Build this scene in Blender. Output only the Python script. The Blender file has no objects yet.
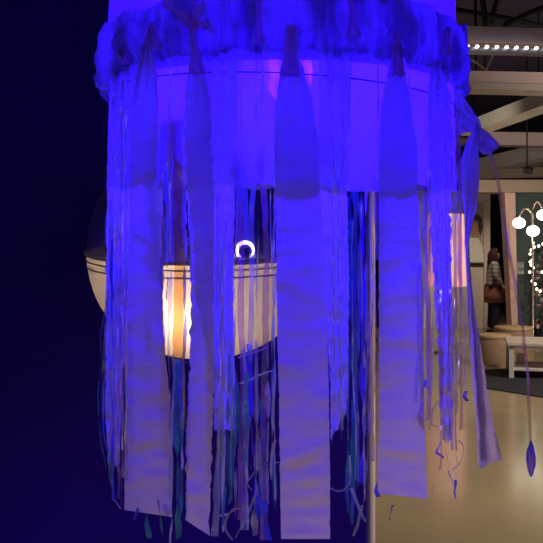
import bpy, bmesh, math, random
from mathutils import Vector, Matrix, noise
random.seed(7)
C = bpy.context.scene.collection
sc = bpy.context.scene
PI = math.pi

# ------------------------------------------------------------ camera
F = 850.0; CX = 271.5; HY = 245.0; EYE = 1.65
cd = bpy.data.cameras.new('camera'); cam = bpy.data.objects.new('camera', cd); C.objects.link(cam)
cam.location = (0, 0, EYE); cam.rotation_euler = (PI/2, 0, 0)
cd.sensor_width = 36; cd.lens = 36*F/543; cd.shift_y = -(271.5-HY)/543
cd.clip_start = .02; cd.clip_end = 100
sc.camera = cam
# ------------------------------------------------------------ world, exposure
w = bpy.data.worlds.new('world'); sc.world = w; w.use_nodes = True
w.node_tree.nodes['Background'].inputs[0].default_value = (1.0, .75, .80, 1)
w.node_tree.nodes['Background'].inputs[1].default_value = .03
# the rest of the shop around the viewer: dim, with invented bright patches at eye height for the film to reflect
_n = w.node_tree; _bg = _n.nodes['Background']
_tc = _n.nodes.new('ShaderNodeTexCoord'); _mp = _n.nodes.new('ShaderNodeMapping'); _mp.inputs['Scale'].default_value = (5, 5, 2.2)
_ns = _n.nodes.new('ShaderNodeTexNoise'); _ns.inputs['Scale'].default_value = 1; _ns.inputs['Detail'].default_value = 1
_sx = _n.nodes.new('ShaderNodeSeparateXYZ'); _ab = _n.nodes.new('ShaderNodeMath'); _ab.operation = 'ABSOLUTE'
_bd = _n.nodes.new('ShaderNodeMapRange'); _bd.inputs[1].default_value = .25; _bd.inputs[2].default_value = .5; _bd.inputs[3].default_value = 1; _bd.inputs[4].default_value = 0
_mr = _n.nodes.new('ShaderNodeMapRange'); _mr.inputs[1].default_value = .57; _mr.inputs[2].default_value = .66; _mr.inputs[3].default_value = 0; _mr.inputs[4].default_value = .7
_mu = _n.nodes.new('ShaderNodeMath'); _mu.operation = 'MULTIPLY_ADD'; _mu.inputs[2].default_value = .02
_l = _n.links.new
_l(_tc.outputs['Generated'], _mp.inputs[0]); _l(_mp.outputs[0], _ns.inputs['Vector']); _l(_tc.outputs['Generated'], _sx.inputs[0]); _l(_sx.outputs['Z'], _ab.inputs[0])
_l(_ab.outputs[0], _bd.inputs[0]); _l(_ns.outputs['Fac'], _mr.inputs[0]); _l(_mr.outputs[0], _mu.inputs[0]); _l(_bd.outputs[0], _mu.inputs[1]); _l(_mu.outputs[0], _bg.inputs[1])
sc.view_settings.view_transform = 'Standard'; sc.view_settings.look = 'None'
sc.view_settings.gamma = 1; sc.view_settings.exposure = 0
BULB = 300.0           # radiance of the blue bulb in the jellyfish lamp
# unseen spots added to brighten chosen things: position, aim, power
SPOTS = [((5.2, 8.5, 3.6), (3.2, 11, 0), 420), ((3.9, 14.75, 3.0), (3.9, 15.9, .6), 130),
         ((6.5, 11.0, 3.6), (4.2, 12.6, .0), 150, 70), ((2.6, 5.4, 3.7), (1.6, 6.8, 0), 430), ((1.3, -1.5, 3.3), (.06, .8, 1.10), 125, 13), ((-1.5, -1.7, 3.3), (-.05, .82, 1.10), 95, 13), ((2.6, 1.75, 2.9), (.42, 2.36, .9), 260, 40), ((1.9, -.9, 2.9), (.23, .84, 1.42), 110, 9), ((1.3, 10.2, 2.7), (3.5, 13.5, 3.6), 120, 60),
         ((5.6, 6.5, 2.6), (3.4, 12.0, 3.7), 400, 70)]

# ------------------------------------------------------------ helpers
def at(px, py, Y):
    return Vector(((px-CX)/F*Y, Y, EYE+(HY-py)/F*Y))
def tag(o, label, cat, group=None, kind=None):
    if label: o['label'] = label
    if cat: o['category'] = cat
    if group: o['group'] = group
    if kind: o['kind'] = kind
    return o
def wl(p):
    v = Vector((0, 0, 0))
    while p is not None:
        v += p.location; p = p.parent
    return v
def thing(name, label, cat, loc=(0, 0, 0), group=None):
    o = bpy.data.objects.new(name, None); C.objects.link(o); o.location = loc
    o.empty_display_size = .05
    return tag(o, label, cat, group)
def obj(name, bm, m, parent=None, loc=None, smooth=True, recalc=False):
    """world-space bmesh -> one mesh object; its origin goes to loc (or to the parent)"""
    if recalc: bmesh.ops.recalc_face_normals(bm, faces=bm.faces)
    me = bpy.data.meshes.new(name)
    base = wl(parent)
    org = Vector(loc) if loc is not None else base
    for v in bm.verts: v.co -= org
    if smooth:
        for f in bm.faces: f.smooth = True
    bm.to_mesh(me); bm.free()
    o = bpy.data.objects.new(name, me); C.objects.link(o)
    o.parent = parent; o.location = org-base
    ms = m if isinstance(m, (list, tuple)) else [m]
    for x in ms: me.materials.append(x)
    return o
def struct(name, bm, m, smooth=False):
    o = obj(name, bm, m, None, None, smooth, True); o['kind'] = 'structure'; return o
def box(bm, x0, x1, y0, y1, z0, z1, bev=0):
    vs = [bm.verts.new((x, y, z)) for x in (x0, x1) for y in (y0, y1) for z in (z0, z1)]
    fs = [bm.faces.new([vs[i] for i in q]) for q in
          ((0, 1, 3, 2), (4, 6, 7, 5), (0, 4, 5, 1), (2, 3, 7, 6), (0, 2, 6, 4), (1, 5, 7, 3))]
    if bev:
        es = list({e for f in fs for e in f.edges})
        bmesh.ops.bevel(bm, geom=es, offset=bev, segments=2, affect='EDGES', profile=.6)
    return bm
def nb(): return bmesh.new()
def boxb(*a, **k): return box(nb(), *a, **k)
def grid(bm, rows, closed=False):
    vr = [[bm.verts.new(p) for p in r] for r in rows]
    for a, b in zip(vr, vr[1:]):
        n = len(a)
        for i in range(n if closed else n-1):
            j = (i+1) % n
            try: bm.faces.new((a[i], a[j], b[j], b[i]))
            except ValueError: pass
    return vr
def lathe(bm, c, prof, n=40, rot=None):
    """prof: list of (r, z) about the vertical axis through c"""
    rows = []
    for r, z in prof:
        row = []
        for i in range(n):
            p = Vector((r*math.cos(2*PI*i/n), r*math.sin(2*PI*i/n), z))
            if rot: p = rot @ p
            row.append(Vector(c)+p)
        rows.append(row)
    vr = grid(bm, rows, True)
    for k in (0, -1):
        if prof[k][0] > 1e-6:
            try: bm.faces.new(vr[k])
            except ValueError: pass
    bmesh.ops.remove_doubles(bm, verts=bm.verts, dist=1e-6)
    return bm
def lath(c, prof, n=40, rot=None): return lathe(nb(), c, prof, n, rot)
def tube(bm, pts, r, n=8):
    pts = [Vector(p) for p in pts]; rows = []
    up = Vector((.13, .21, .97))
    for i, p in enumerate(pts):
        t = (pts[min(i+1, len(pts)-1)]-pts[max(i-1, 0)]).normalized()
        a = t.cross(up)
        if a.length < .05: a = t.cross(Vector((1, 0, 0)))
        a.normalize(); b = t.cross(a)
        rr = r[i] if isinstance(r, (list, tuple)) else r
        rows.append([p+(a*math.cos(2*PI*k/n)+b*math.sin(2*PI*k/n))*rr for k in range(n)])
    vr = grid(bm, rows, True)
    for q in (vr[0], vr[-1]):
        try: bm.faces.new(q)
        except ValueError: pass
    return bm
def tub(pts, r, n=8): return tube(nb(), pts, r, n)
def ball(bm, c, r, s=(1, 1, 1), u=20, v=12):
    g = bmesh.ops.create_uvsphere(bm, u_segments=u, v_segments=v, radius=r)
    for q in g['verts']: q.co = Vector((q.co.x*s[0], q.co.y*s[1], q.co.z*s[2]))+Vector(c)
    return bm
def balb(*a, **k): return ball(nb(), *a, **k)
def nz(x, y=0., z=0.): return noise.noise(Vector((x, y, z)))
def lerp(a, b, t): return a+(b-a)*t
def interp(tab, x):
    if x <= tab[0][0]: return tab[0][1:]
    for a, b in zip(tab, tab[1:]):
        if x <= b[0]:
            t = (x-a[0])/(b[0]-a[0]); t = t*t*(3-2*t)*.5+t*.5
            return [lerp(p, q, t) for p, q in zip(a[1:], b[1:])]
    return tab[-1][1:]

# ------------------------------------------------------------ materials
def mat(name, col=(.5, .5, .5), rough=.6, metal=0, emit=None, es=1, spec=.4, noise_s=0, noise_a=0, bump=0, bscale=40):
    m = bpy.data.materials.new(name); m.use_nodes = True
    nt = m.node_tree; b = nt.nodes['Principled BSDF']
    b.inputs['Base Color'].default_value = (*col, 1); b.inputs['Roughness'].default_value = rough
    b.inputs['Metallic'].default_value = metal; b.inputs['Specular IOR Level'].default_value = spec
    if emit:
        b.inputs['Emission Color'].default_value = (*emit, 1); b.inputs['Emission Strength'].default_value = es
    tc = nt.nodes.new('ShaderNodeTexCoord')
    if noise_a:
        n = nt.nodes.new('ShaderNodeTexNoise'); n.inputs['Scale'].default_value = noise_s; n.inputs['Detail'].default_value = 5
        nt.links.new(tc.outputs['Object'], n.inputs['Vector'])
        mx = nt.nodes.new('ShaderNodeMix'); mx.data_type = 'RGBA'
        mx.inputs[6].default_value = (*[max(0, c*(1-noise_a)) for c in col], 1)
        mx.inputs[7].default_value = (*[min(1, c*(1+noise_a)) for c in col], 1)
        nt.links.new(n.outputs['Fac'], mx.inputs[0]); nt.links.new(mx.outputs[2], b.inputs['Base Color'])
    if bump:
        n2 = nt.nodes.new('ShaderNodeTexNoise'); n2.inputs['Scale'].default_value = bscale
        nt.links.new(tc.outputs['Object'], n2.inputs['Vector'])
        bp = nt.nodes.new('ShaderNodeBump'); bp.inputs['Strength'].default_value = bump; bp.inputs['Distance'].default_value = .02
        nt.links.new(n2.outputs['Fac'], bp.inputs['Height']); nt.links.new(bp.outputs[0], b.inputs['Normal'])
    return m

def paper(name, dif, trn, frac, transp=0.0, scale=(40, 40, 420), bump=.5, crackle=False, dist=.002):
    """thin paper or cloth: diffuse front + translucent back-lighting, crepe wrinkles"""
    m = bpy.data.materials.new(name); m.use_nodes = True; nt = m.node_tree
    nt.nodes.clear(); N = nt.nodes.new; L = nt.links.new
    out = N('ShaderNodeOutputMaterial')
    d = N('ShaderNodeBsdfDiffuse'); d.inputs[0].default_value = (*dif, 1)
    t = N('ShaderNodeBsdfTranslucent'); t.inputs[0].default_value = (*trn, 1)
    mx = N('ShaderNodeMixShader'); mx.inputs[0].default_value = frac
    tc = N('ShaderNodeTexCoord'); mp = N('ShaderNodeMapping'); mp.inputs['Scale'].default_value = scale
    L(tc.outputs['Object'], mp.inputs[0])
    n = N('ShaderNodeTexNoise'); n.inputs['Scale'].default_value = 1; n.inputs['Detail'].default_value = 3
    L(mp.outputs[0], n.inputs['Vector'])
    bp = N('ShaderNodeBump'); bp.inputs['Strength'].default_value = bump; bp.inputs['Distance'].default_value = dist
    L(n.outputs['Fac'], bp.inputs['Height']); L(bp.outputs[0], d.inputs['Normal']); L(bp.outputs[0], t.inputs['Normal'])
    L(d.outputs[0], mx.inputs[1]); L(t.outputs[0], mx.inputs[2])
    last = mx
    if transp:
        tr = N('ShaderNodeBsdfTransparent'); m2 = N('ShaderNodeMixShader'); m2.inputs[0].default_value = transp
        if crackle:
            v = N('ShaderNodeTexNoise'); v.inputs['Scale'].default_value = 120; v.inputs['Detail'].default_value = 4
            mp2 = N('ShaderNodeMapping'); mp2.inputs['Scale'].default_value = (1, 1, .45); L(tc.outputs['Object'], mp2.inputs[0])
            L(mp2.outputs[0], v.inputs['Vector'])
            r = N('ShaderNodeMapRange'); r.inputs[1].default_value = .5; r.inputs[2].default_value = .75
            r.inputs[3].default_value = transp*.12; r.inputs[4].default_value = transp
            L(v.outputs['Fac'], r.inputs[0]); L(r.outputs[0], m2.inputs[0])
        L(mx.outputs[0], m2.inputs[1]); L(tr.outputs[0], m2.inputs[2]); last = m2
    L(last.outputs[0], out.inputs[0])
    return m

def film(name, cols, transp=.62, gloss=.6, scale=30, tint=.35):
    """iridescent cellophane: clear, glossy, colours drifting along the strip"""
    m = bpy.data.materials.new(name); m.use_nodes = True; nt = m.node_tree
    nt.nodes.clear(); N = nt.nodes.new; L = nt.links.new
    out = N('ShaderNodeOutputMaterial'); tc = N('ShaderNodeTexCoord')
    mp = N('ShaderNodeMapping'); mp.inputs['Scale'].default_value = (1, 1, .35); L(tc.outputs['Object'], mp.inputs[0])
    n = N('ShaderNodeTexNoise'); n.inputs['Scale'].default_value = scale; n.inputs['Detail'].default_value = 1
    L(mp.outputs[0], n.inputs['Vector'])
    cr = N('ShaderNodeValToRGB'); e = cr.color_ramp.elements
    e[0].position = .3; e[0].color = (*cols[0], 1); e[1].position = .7; e[1].color = (*cols[-1], 1)
    for i, c in enumerate(cols[1:-1]):
        k = e.new(.3+.4*(i+1)/(len(cols)-1)); k.color = (*c, 1)
    L(n.outputs['Fac'], cr.inputs[0])
    g = N('ShaderNodeBsdfGlossy'); g.inputs['Roughness'].default_value = .22; L(cr.outputs[0], g.inputs[0])
    t = N('ShaderNodeBsdfTranslucent'); L(cr.outputs[0], t.inputs[0])
    a = N('ShaderNodeMixShader'); a.inputs[0].default_value = gloss; df = N('ShaderNodeBsdfDiffuse'); L(cr.outputs[0], df.inputs[0]); td = N('ShaderNodeMixShader'); td.inputs[0].default_value = .4; L(t.outputs[0], td.inputs[1]); L(df.outputs[0], td.inputs[2]); L(td.outputs[0], a.inputs[1]); L(g.outputs[0], a.inputs[2])
    tr = N('ShaderNodeBsdfTransparent')
    lt = N('ShaderNodeMix'); lt.data_type = 'RGBA'; lt.inputs[0].default_value = tint; lt.inputs[6].default_value = (1, 1, 1, 1)
    L(cr.outputs[0], lt.inputs[7]); L(lt.outputs[2], tr.inputs[0])
    b = N('ShaderNodeMixShader'); b.inputs[0].default_value = transp; L(a.outputs[0], b.inputs[1]); L(tr.outputs[0], b.inputs[2])
    L(b.outputs[0], out.inputs[0])
    return m

M_dome = paper('tissue_dome', (.4, .3, .5), (.4, .4, .4), .88, 0, (20, 20, 20), .3, dist=.004)
M_drum = paper('crinkled_tissue_shade', (.4, .3, .5), (.62, .62, .62), .88, .08, (60, 60, 25), .3, True, dist=.003)
M_ruffle = paper('gathered_tulle', (.5, .4, .55), (.62, .56, .62), .7, 0, (90, 90, 30), .5)
_n = M_ruffle.node_tree; _tc = _n.nodes.new('ShaderNodeTexCoord'); _mp = _n.nodes.new('ShaderNodeMapping'); _mp.inputs['Scale'].default_value = (38, 38, 9)
_ns = _n.nodes.new('ShaderNodeTexNoise'); _ns.inputs['Scale'].default_value = 1; _ns.inputs['Detail'].default_value = 2
_mr = _n.nodes.new('ShaderNodeMapRange'); _mr.inputs[1].default_value = .36; _mr.inputs[2].default_value = .56; _mr.inputs[3].default_value = .2; _mr.inputs[4].default_value = .75
_n.links.new(_tc.outputs['Object'], _mp.inputs[0]); _n.links.new(_mp.outputs[0], _ns.inputs['Vector']); _n.links.new(_ns.outputs['Fac'], _mr.inputs[0])
_cb = _n.nodes.new('ShaderNodeCombineColor')
for _i in range(3): _n.links.new(_mr.outputs[0], _cb.inputs[_i])
for _x in _n.nodes:
    if _x.type == 'BSDF_TRANSLUCENT': _n.links.new(_cb.outputs[0], _x.inputs[0])
M_crepe = paper('white_crepe_paper', (.80, .60, .70), (.80, .72, .78), .47, 0, (40, 40, 260), .35)
M_crepe2 = paper('thin_crepe_paper', (.74, .58, .7), (.92, .88, .92), .74, 0, (40, 40, 240), .3)
M_knot = paper('bunched_crepe', (.35, .2, .35), (1, .72, .95), .9, 0, (120, 120, 120), .6)
M_film = [film('film_clear', [(.9, .85, 1), (.75, .85, 1), (1, .8, .9), (.9, .95, .9)], .55, .4),
          film('film_teal', [(.1, .55, .6), (.2, .3, .95), (.15, .7, .55), (.5, .3, .9)], .38, .45),
          film('film_pink', [(1, .35, .5), (.8, .4, .9), (1, .6, .3), (.6, .4, 1)], .5, .4),
          film('film_gold', [(1, .55, .06), (1, .45, .12), (1, .72, .15), (1, .55, .25)], .78, .5, tint=.85),
          film('film_white', [(1, .9, .85), (.9, .9, 1), (1, .95, .85), (.8, .85, 1)], .18, .35),
          film('film_blue', [(.1, .08, 1), (.2, .1, 1), (.08, .15, 1)], .12, .12),
          film('film_haze', [(.55, .55, .8), (.5, .62, .8), (.65, .55, .75), (.5, .5, .9)], .45, .3, tint=.5),
          film('film_glint', [(1, .9, .95), (.85, .95, 1), (1, .85, .9), (.9, .9, 1)], .08, .5)]
M_wire = mat('dark_wire', (.03, .02, .06), .5)
M_bulb = mat('blue_led', (0, 0, 0), .5, emit=(.017, .001, 1), es=BULB)
M_socket = mat('white_plastic', (.7, .7, .7), .4)
M_black = mat('black_metal', (.015, .015, .02), .5)

M_floor = mat('polished_concrete', (.40, .32, .20), .16, spec=.5, noise_s=1.2, noise_a=.25)
M_navy = mat('navy_paint', (.03, .003, .5), .55, spec=.15, noise_s=3, noise_a=.15)
M_ceil = mat('black_ceiling', (.05, .04, .09), .9)
M_white = mat('white_wall', (.72, .62, .55), .7, noise_s=2, noise_a=.06)
M_post = mat('pale_trim', (.75, .6, .66), .5)
M_dark = mat('dark_void', (.014, .01, .03), .9)
M_board = mat('green_grey_board', (.055, .085, .09), .7)
M_pink = mat('pale_pink_column', (.75, .5, .45), .6)
M_beam = mat('beige_steel', (.62, .48, .50), .5, spec=.3)
M_duct = mat('pale_duct', (.72, .70, .62), .5)
M_cream = mat('cream_board', (.42, .33, .26), .6)

# ------------------------------------------------------------ setting
struct('floor', boxb(-9, 12, -6, 24, -.1, 0), M_floor)
struct('ceiling', boxb(-9, 12, -6, 24, 4.7, 4.8), M_ceil)
WY = 2.35
xe = (366-CX)/F*WY
struct('wall_left', boxb(-4, xe, WY, WY+.1, 0, 2.9), M_navy)
bm = nb(); lathe(bm, (xe+.0135, WY+.02, 0), [(.0145, 0), (.0145, 2.9)], 24); box(bm, xe, xe+.027, WY+.02, WY+.112, 0, 2.9)
struct('trim_1', bm, M_post)
struct('wall_back', boxb(-9, 12, 21.9, 22, 0, 4.7), M_dark)
# white partition with its end column
a = at(380, 0, 17); b = at(487, 0, 17)
struct('wall_middle', boxb(a.x, b.x, 17, 17.15, 0, 2.75), M_white)
struct('trim_2', boxb(b.x-.08, b.x+.04, 16.9, 17.2, 0, 2.85), M_white)
# dark green-grey board wall with its pink end column
a = at(513.5, 0, 14.2)
struct('wall_right', boxb(a.x, 9, 14.2, 14.35, 0, 2.52), M_board)
p0 = at(504.5, 0, 14.1)
bm = nb()
zt = 2.55
box(bm, p0.x, a.x, 14.1, 14.4, 0, zt)
for v in bm.verts:
    if v.co.z < .1 and v.co.x < (p0.x+a.x)/2: v.co.x += .09
    if v.co.z < .1 and v.co.x > (p0.x+a.x)/2: v.co.x += .05
struct('trim_3', bm, M_pink)
hb = at(478, 0, 14.0)
struct('trim_4', boxb(hb.x, 9, 13.95, 14.45, 2.52, 2.72), M_cream)

# ------------------------------------------------------------ the jellyfish lamp
D = .86; XA = (281.5-CX)/F*D; R0 = .172
lamp = thing('jellyfish_lamp', 'blue glowing jellyfish lamp of tissue, crepe streamers and iridescent film hanging up close', 'hanging lamp', (XA, D, 1.70))
def cyl(px, py, R, back=False):
    """where the sight line through the pixel meets the cylinder of radius R about the lamp's axis"""
    k = (px-CX)/F
    A = 1+k*k; B = -2*(k*XA+D); Cc = XA*XA+D*D-R*R
    disc = B*B-4*A*Cc
    if disc < 0: Y = -B/(2*A)
    else: Y = (-B+(1 if back else -1)*math.sqrt(disc))/(2*A)
    return at(px, py, Y)
# dome
prof = [(R0*1.0, 1.80), (R0*1.0, 1.85), (R0*.995, 1.89), (R0*.97, 1.93), (R0*.88, 1.975), (R0*.72, 2.01), (R0*.5, 2.033), (R0*.25, 2.043), (.02, 2.046)]
bm = nb(); rows = []
for r, z in prof:
    rows.append([Vector((XA+(r+.003*nz(6*math.cos(t), 6*math.sin(t), z*20))*math.cos(t), D+(r+.003*nz(6*math.cos(t), 6*math.sin(t), z*20))*math.sin(t), z))
                 for t in [2*PI*i/96 for i in range(96)]])
grid(bm, rows, True); obj('dome', bm, M_dome, lamp)
# drum shade with an uneven lower edge
bm = nb(); rows = []
nT = 160
for j in range(16):
    row = []
    for i in range(nT):
        t = 2*PI*i/nT
        back = (math.sin(t)+1)/2
        _p = (CX+F*(XA+R0*math.cos(t))/(D+R0*math.sin(t))) if math.sin(t) < 0 else 0
        lift = .03*max(0, 1-abs(_p-176)/15)**.5 if _p else 0
        zb = 1.695+lift+.024*back+.012*nz(5*math.cos(t), 5*math.sin(t), 3)+.004*nz(19*math.cos(t), 19*math.sin(t), 3)
        z = lerp(1.812, zb, j/15)
        r = R0-.002+.0022*nz(9*math.cos(t), 9*math.sin(t), z*9)+.0012*nz(25*math.cos(t), 25*math.sin(t), z*16)+.003*j/15
        row.append(Vector((XA+r*math.cos(t), D+r*math.sin(t), z)))
    rows.append(row)
grid(bm, rows, True); obj('shade', bm, M_drum, lamp)
# wire hoops
for z, tilt in ((1.789, .008),):
    pts = [(XA+(R0+.001)*math.cos(t), D+(R0+.001)*math.sin(t), z-tilt*math.cos(t)) for t in [2*PI*i/64 for i in range(65)]]
    obj('wire_hoop', tub(pts, .0006, 5), M_wire, lamp)
# bulb, socket, cord
bc = at(288, 72, D)
obj('bulb', balb(bc, .025, (1, 1, 1.25)), M_bulb, lamp)
obj('bulb_socket', lath((bc.x, bc.y, 0), [(.006, bc.z+.10), (.015, bc.z+.095), (.017, bc.z+.035), (.012, bc.z+.03)], 20), M_socket, lamp)
obj('cord', tub([(bc.x, bc.y, bc.z+.09), (XA, D, 2.05), (XA, D, 3.4), (XA, D, 4.69)], .003, 8), M_black, lamp)
obj('ceiling_rose', lath((XA, D, 0), [(.05, 4.70), (.05, 4.68), (.03, 4.66), (.006, 4.655)], 24), M_black, lamp)

# gathered ruffle: pinched at its ties, puffed and sagging between them
def az(px):
    p = cyl(px, 100, R0+.006); return math.atan2(p.y-D, p.x-XA)
ties = sorted([az(112), az(152), az(191), az(243), az(290), az(350), az(396), az(440)] + [az(112)-.35-2*PI*0, ] + [.35, .95, 1.5, 2.1, 2.7])
ties = sorted([t % (2*PI) for t in ties])
def seg(t):
    t = t % (2*PI)
    for i in range(len(ties)):
        a0 = ties[i]; b0 = ties[(i+1) % len(ties)]
        if b0 < a0:
            b0 += 2*PI
            tt = t if t >= a0 else t+2*PI
        else: tt = t
        if a0 <= tt <= b0: return i, (tt-a0)/(b0-a0), b0-a0
    return 0, 0, .4
def ruffle(nT, rad, zt, zb, amp, fold, sag, seed, name, m):
    bm = nb(); rows = []; nV = 16
    for j in range(nV+1):
        v = j/nV; row = []
        for i in range(nT):
            t = 2*PI*i/nT
            k, u, wd = seg(t)
            hump = math.sin(PI*u)**.7
            c, s = math.cos(t), math.sin(t)
            puff = amp*hump*math.sin(PI*min(1, v*1.05))**.8
            # folds that fan out from the ties
            ph = (u-.5)*wd*95+6*nz(k*3.1, seed)+v*2.5*(u-.5)
            fl = fold*(math.sin(ph+3*nz(c*4, s*4, v*2+seed))*.7+.9*nz(c*14, s*14, v*3+seed))*(.35+.65*v)*(.4+.6*hump)
            crump = .006*nz(c*26+seed, s*26, v*5)*(.5+v)
            z = lerp(zt+.006*nz(c*8, s*8, seed), zb-sag*(hump-.3)+.006*nz(c*11, s*11, seed+5), v)
            side = max(0, abs(c)-.75)*4
            z -= .008*side*v
            r = rad+puff+fl+crump-.004*(1-hump)+side*.002
            row.append(Vector((XA+r*c, D+r*s, z)))
        rows.append(row)
    grid(bm, rows, True); return obj(name, bm, m, lamp)
ruffle(520, R0+.004, 1.857, 1.808, .006, .005, .004, 1.3, 'ruffle', M_ruffle)
# small ragged flap at the left end of the ruffle
bm = nb(); rows = []
for j in range(9):
    v = j/8
    rows.append([at(100+8*(1-v)+i*1.6*(1+v)-4*math.sin(v*PI)+2*nz(i*.7, v*3), 34+v*46+2*nz(i, v*4, 2), .845+.006*nz(i*.9, v*5, 9)+.004*i) for i in range(7)])
grid(bm, rows); obj('ruffle_flap', bm, M_ruffle, lamp)
bm = nb(); rows = []
for j in range(9):
    v = j/8
    rows.append([at(452+i*2.4-v*3+2.5*math.sin(v*PI)+2*nz(i*.7, v*3, 4), 24+v*62+2*nz(i, v*4, 7), .83+.008*nz(i*.9, v*5, 3)+.003*i) for i in range(7)])
grid(bm, rows); obj('ruffle_flap', bm, M_ruffle, lamp)

def knot(px, py0, py1, wpx, R, seed, lean=0):
    """a bunched tie of crepe, also used for dark folds: pleated tube pinched in the middle"""
    bm = nb(); rows = []
    for j in range(13):
        v = j/12
        p = cyl(px+lean*v, lerp(py0, py1, v), R)
        wv = wpx/1200*(.42+.5*max(0, .4-v)+1.5*max(0, v-.4)**1.3)*min(1, (v*7+.15)**.5)
        rows.append([p+Vector(((wv*(1+.35*math.sin(5*q+seed)+.3*nz(q*2, v*4, seed)))*math.cos(q), (min(wv, .004)*.6*(1+.35*math.sin(5*q+seed)))*math.sin(q), .002*nz(q, v*3, seed))) for q in [2*PI*i/26 for i in range(26)]])
    vr = grid(bm, rows, True); bm.faces.new(vr[0]); bm.faces.new(vr[-1])
    return obj('knot_or_dark_fold', bm, M_knot, lamp, recalc=True)
knot(191, 12, 74, 6, R0+.020, 1, 6)
knot(290, 26, 76, 7, R0+.017, 2)
knot(396, 32, 76, 6.5, R0+.014, 3)
knot(152, 22, 50, 5, R0+.012, 4, 8)  # this and the next knots stand in for dark ruffle folds, not ties
knot(350, -6, 36, 5, R0+.020, 5, 4)
knot(258, -8, 44, 4, R0+.014, 8, 1)
knot(448, 28, 56, 6, R0+.01, 6, -3)
knot(120, 28, 64, 5, R0+.010, 7, 4)
for (x0, y0, x1, y1, s) in ((166, 0, 192, 28, 1), (196, 22, 212, 28, 2), (205, 2, 192, 24, 3)):
    bm = nb()
    pts = [cyl(lerp(x0, x1, k/6), lerp(y0, y1, k/6)+2*math.sin(k+s), R0+.024) for k in range(7)]
    tube(bm, pts, [.003+.0015*math.sin(k*1.7+s) for k in range(7)], 8); obj('tie_tail', bm, M_knot, lamp)

# crepe streamers: rows (py, left px, right px)
def streamer(rows, dR=.008, m=None, back=False, step=2.2, cols=14, jag=.6, wr=1.0, bot=(0, 0), seed=0, name='paper_streamer', label=None, zig=0):
    bm = nb(); out = []
    y0, y1 = rows[0][0], rows[-1][0]; n = int((y1-y0)/step)
    for j in range(n+1):
        py = lerp(y0, y1, j/n); l, r = interp(rows, py)
        l += jag*(nz(py*.11, seed, 1)*2+nz(py*.4, seed, 5)); r += jag*(nz(py*.11, seed, 2)*2+nz(py*.4, seed, 6))
        fade = min(1, (py-y0)/90)
        row = []
        for i in range(cols+1):
            u = i/cols
            px = lerp(l, r, u)
            yy = py
            if j > n-12:
                q = (j-(n-12))/12
                yy += q*(lerp(bot[0], bot[1], u)+(zig*nz(u*9, seed, 7) if zig else 0))
            # horizontal crinkles plus soft waves
            d = .0035*nz(seed*7.3+u*1.2, py*.018, 1)*fade + wr*.0034*nz(u*1.6+seed*3, py*.07, 4)+wr*.0005*nz(u*3+seed, py*.28, 8)
            d += .0012*math.sin(u*PI)*fade
            pinch = (1-fade)*.004*math.sin(u*PI*5+seed)
            row.append(cyl(px, yy, R0+dR+d+pinch, back))
        out.append(row)
    grid(bm, out)
    o = obj(name, bm, m or M_crepe, lamp)
    if label: o['label'] = label
    return o
A_ = [(28, 147, 152), (48, 143, 152), (75, 136, 157), (110, 131, 158), (180, 130, 157), (240, 129, 156), (300, 128, 161), (350, 126, 165), (400, 126, 170), (460, 125, 171), (512, 124, 172)]
B_ = [(30, 190, 197), (60, 191, 199), (78, 187, 206), (100, 185, 211), (150, 184, 212), (200, 187, 214), (260, 190, 214), (300, 191, 214), (350, 190, 214), (400, 188, 213), (440, 186, 212), (480, 186, 211), (524, 186, 209)]
C_ = [(25, 285, 296), (55, 283, 299), (72, 280, 304), (100, 276, 312), (140, 274, 318), (190, 275, 320), (250, 276, 323), (320, 277, 327), (400, 279, 329), (480, 280, 330), (539, 281, 330)]
D_ = [(45, 391, 401), (70, 389, 404), (100, 382, 410), (150, 379, 417), (220, 379, 419), (300, 379, 423), (400, 379, 424), (496, 377, 427)]
E_ = [(60, 430, 446), (110, 428, 451), (200, 429, 451), (260, 432, 451), (300, 435, 452), (350, 438, 451), (400, 440, 452), (440, 443, 451)]
H_ = [(70, 110, 136), (200, 107, 134), (300, 106, 131), (350, 106, 129), (375, 106, 122), (400, 105, 121), (465, 108, 120)]
I_ = [(60, 200, 238), (190, 196, 235), (290, 200, 233), (345, 212, 234), (430, 214, 236)]
G_ = [(52, 319, 352), (180, 319, 347), (290, 324, 349), (380, 330, 348), (428, 331, 346)]
streamer(A_, .009, bot=(-2, 5), seed=1)
streamer(B_, .010, bot=(-4, 12), seed=2, jag=1.2)
streamer(C_, .012, seed=3, jag=.4)
streamer(D_, .009, bot=(-3, 3), seed=4)
streamer(E_, .002, m=M_crepe2, seed=5, jag=1.6, cols=8, zig=10, label='narrow frayed bright blue paper streamer')
streamer(H_, .003, m=M_crepe2, seed=6, cols=8, zig=8)
streamer(I_, .003, m=M_crepe2, seed=7, cols=8, zig=2)
streamer(G_, .003, m=M_crepe2, seed=8, cols=8, bot=(12, -14), zig=10)
# back-side streamers
for k, (l, r, yb) in enumerate(((132, 163, 425), (284, 322, 405), (384, 418, 430))):
    streamer([(95, l+6, r-6), (150, l, r), (300, l, r), (yb, l, r)], .006, back=True, seed=11+k, m=M_crepe2)

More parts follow.
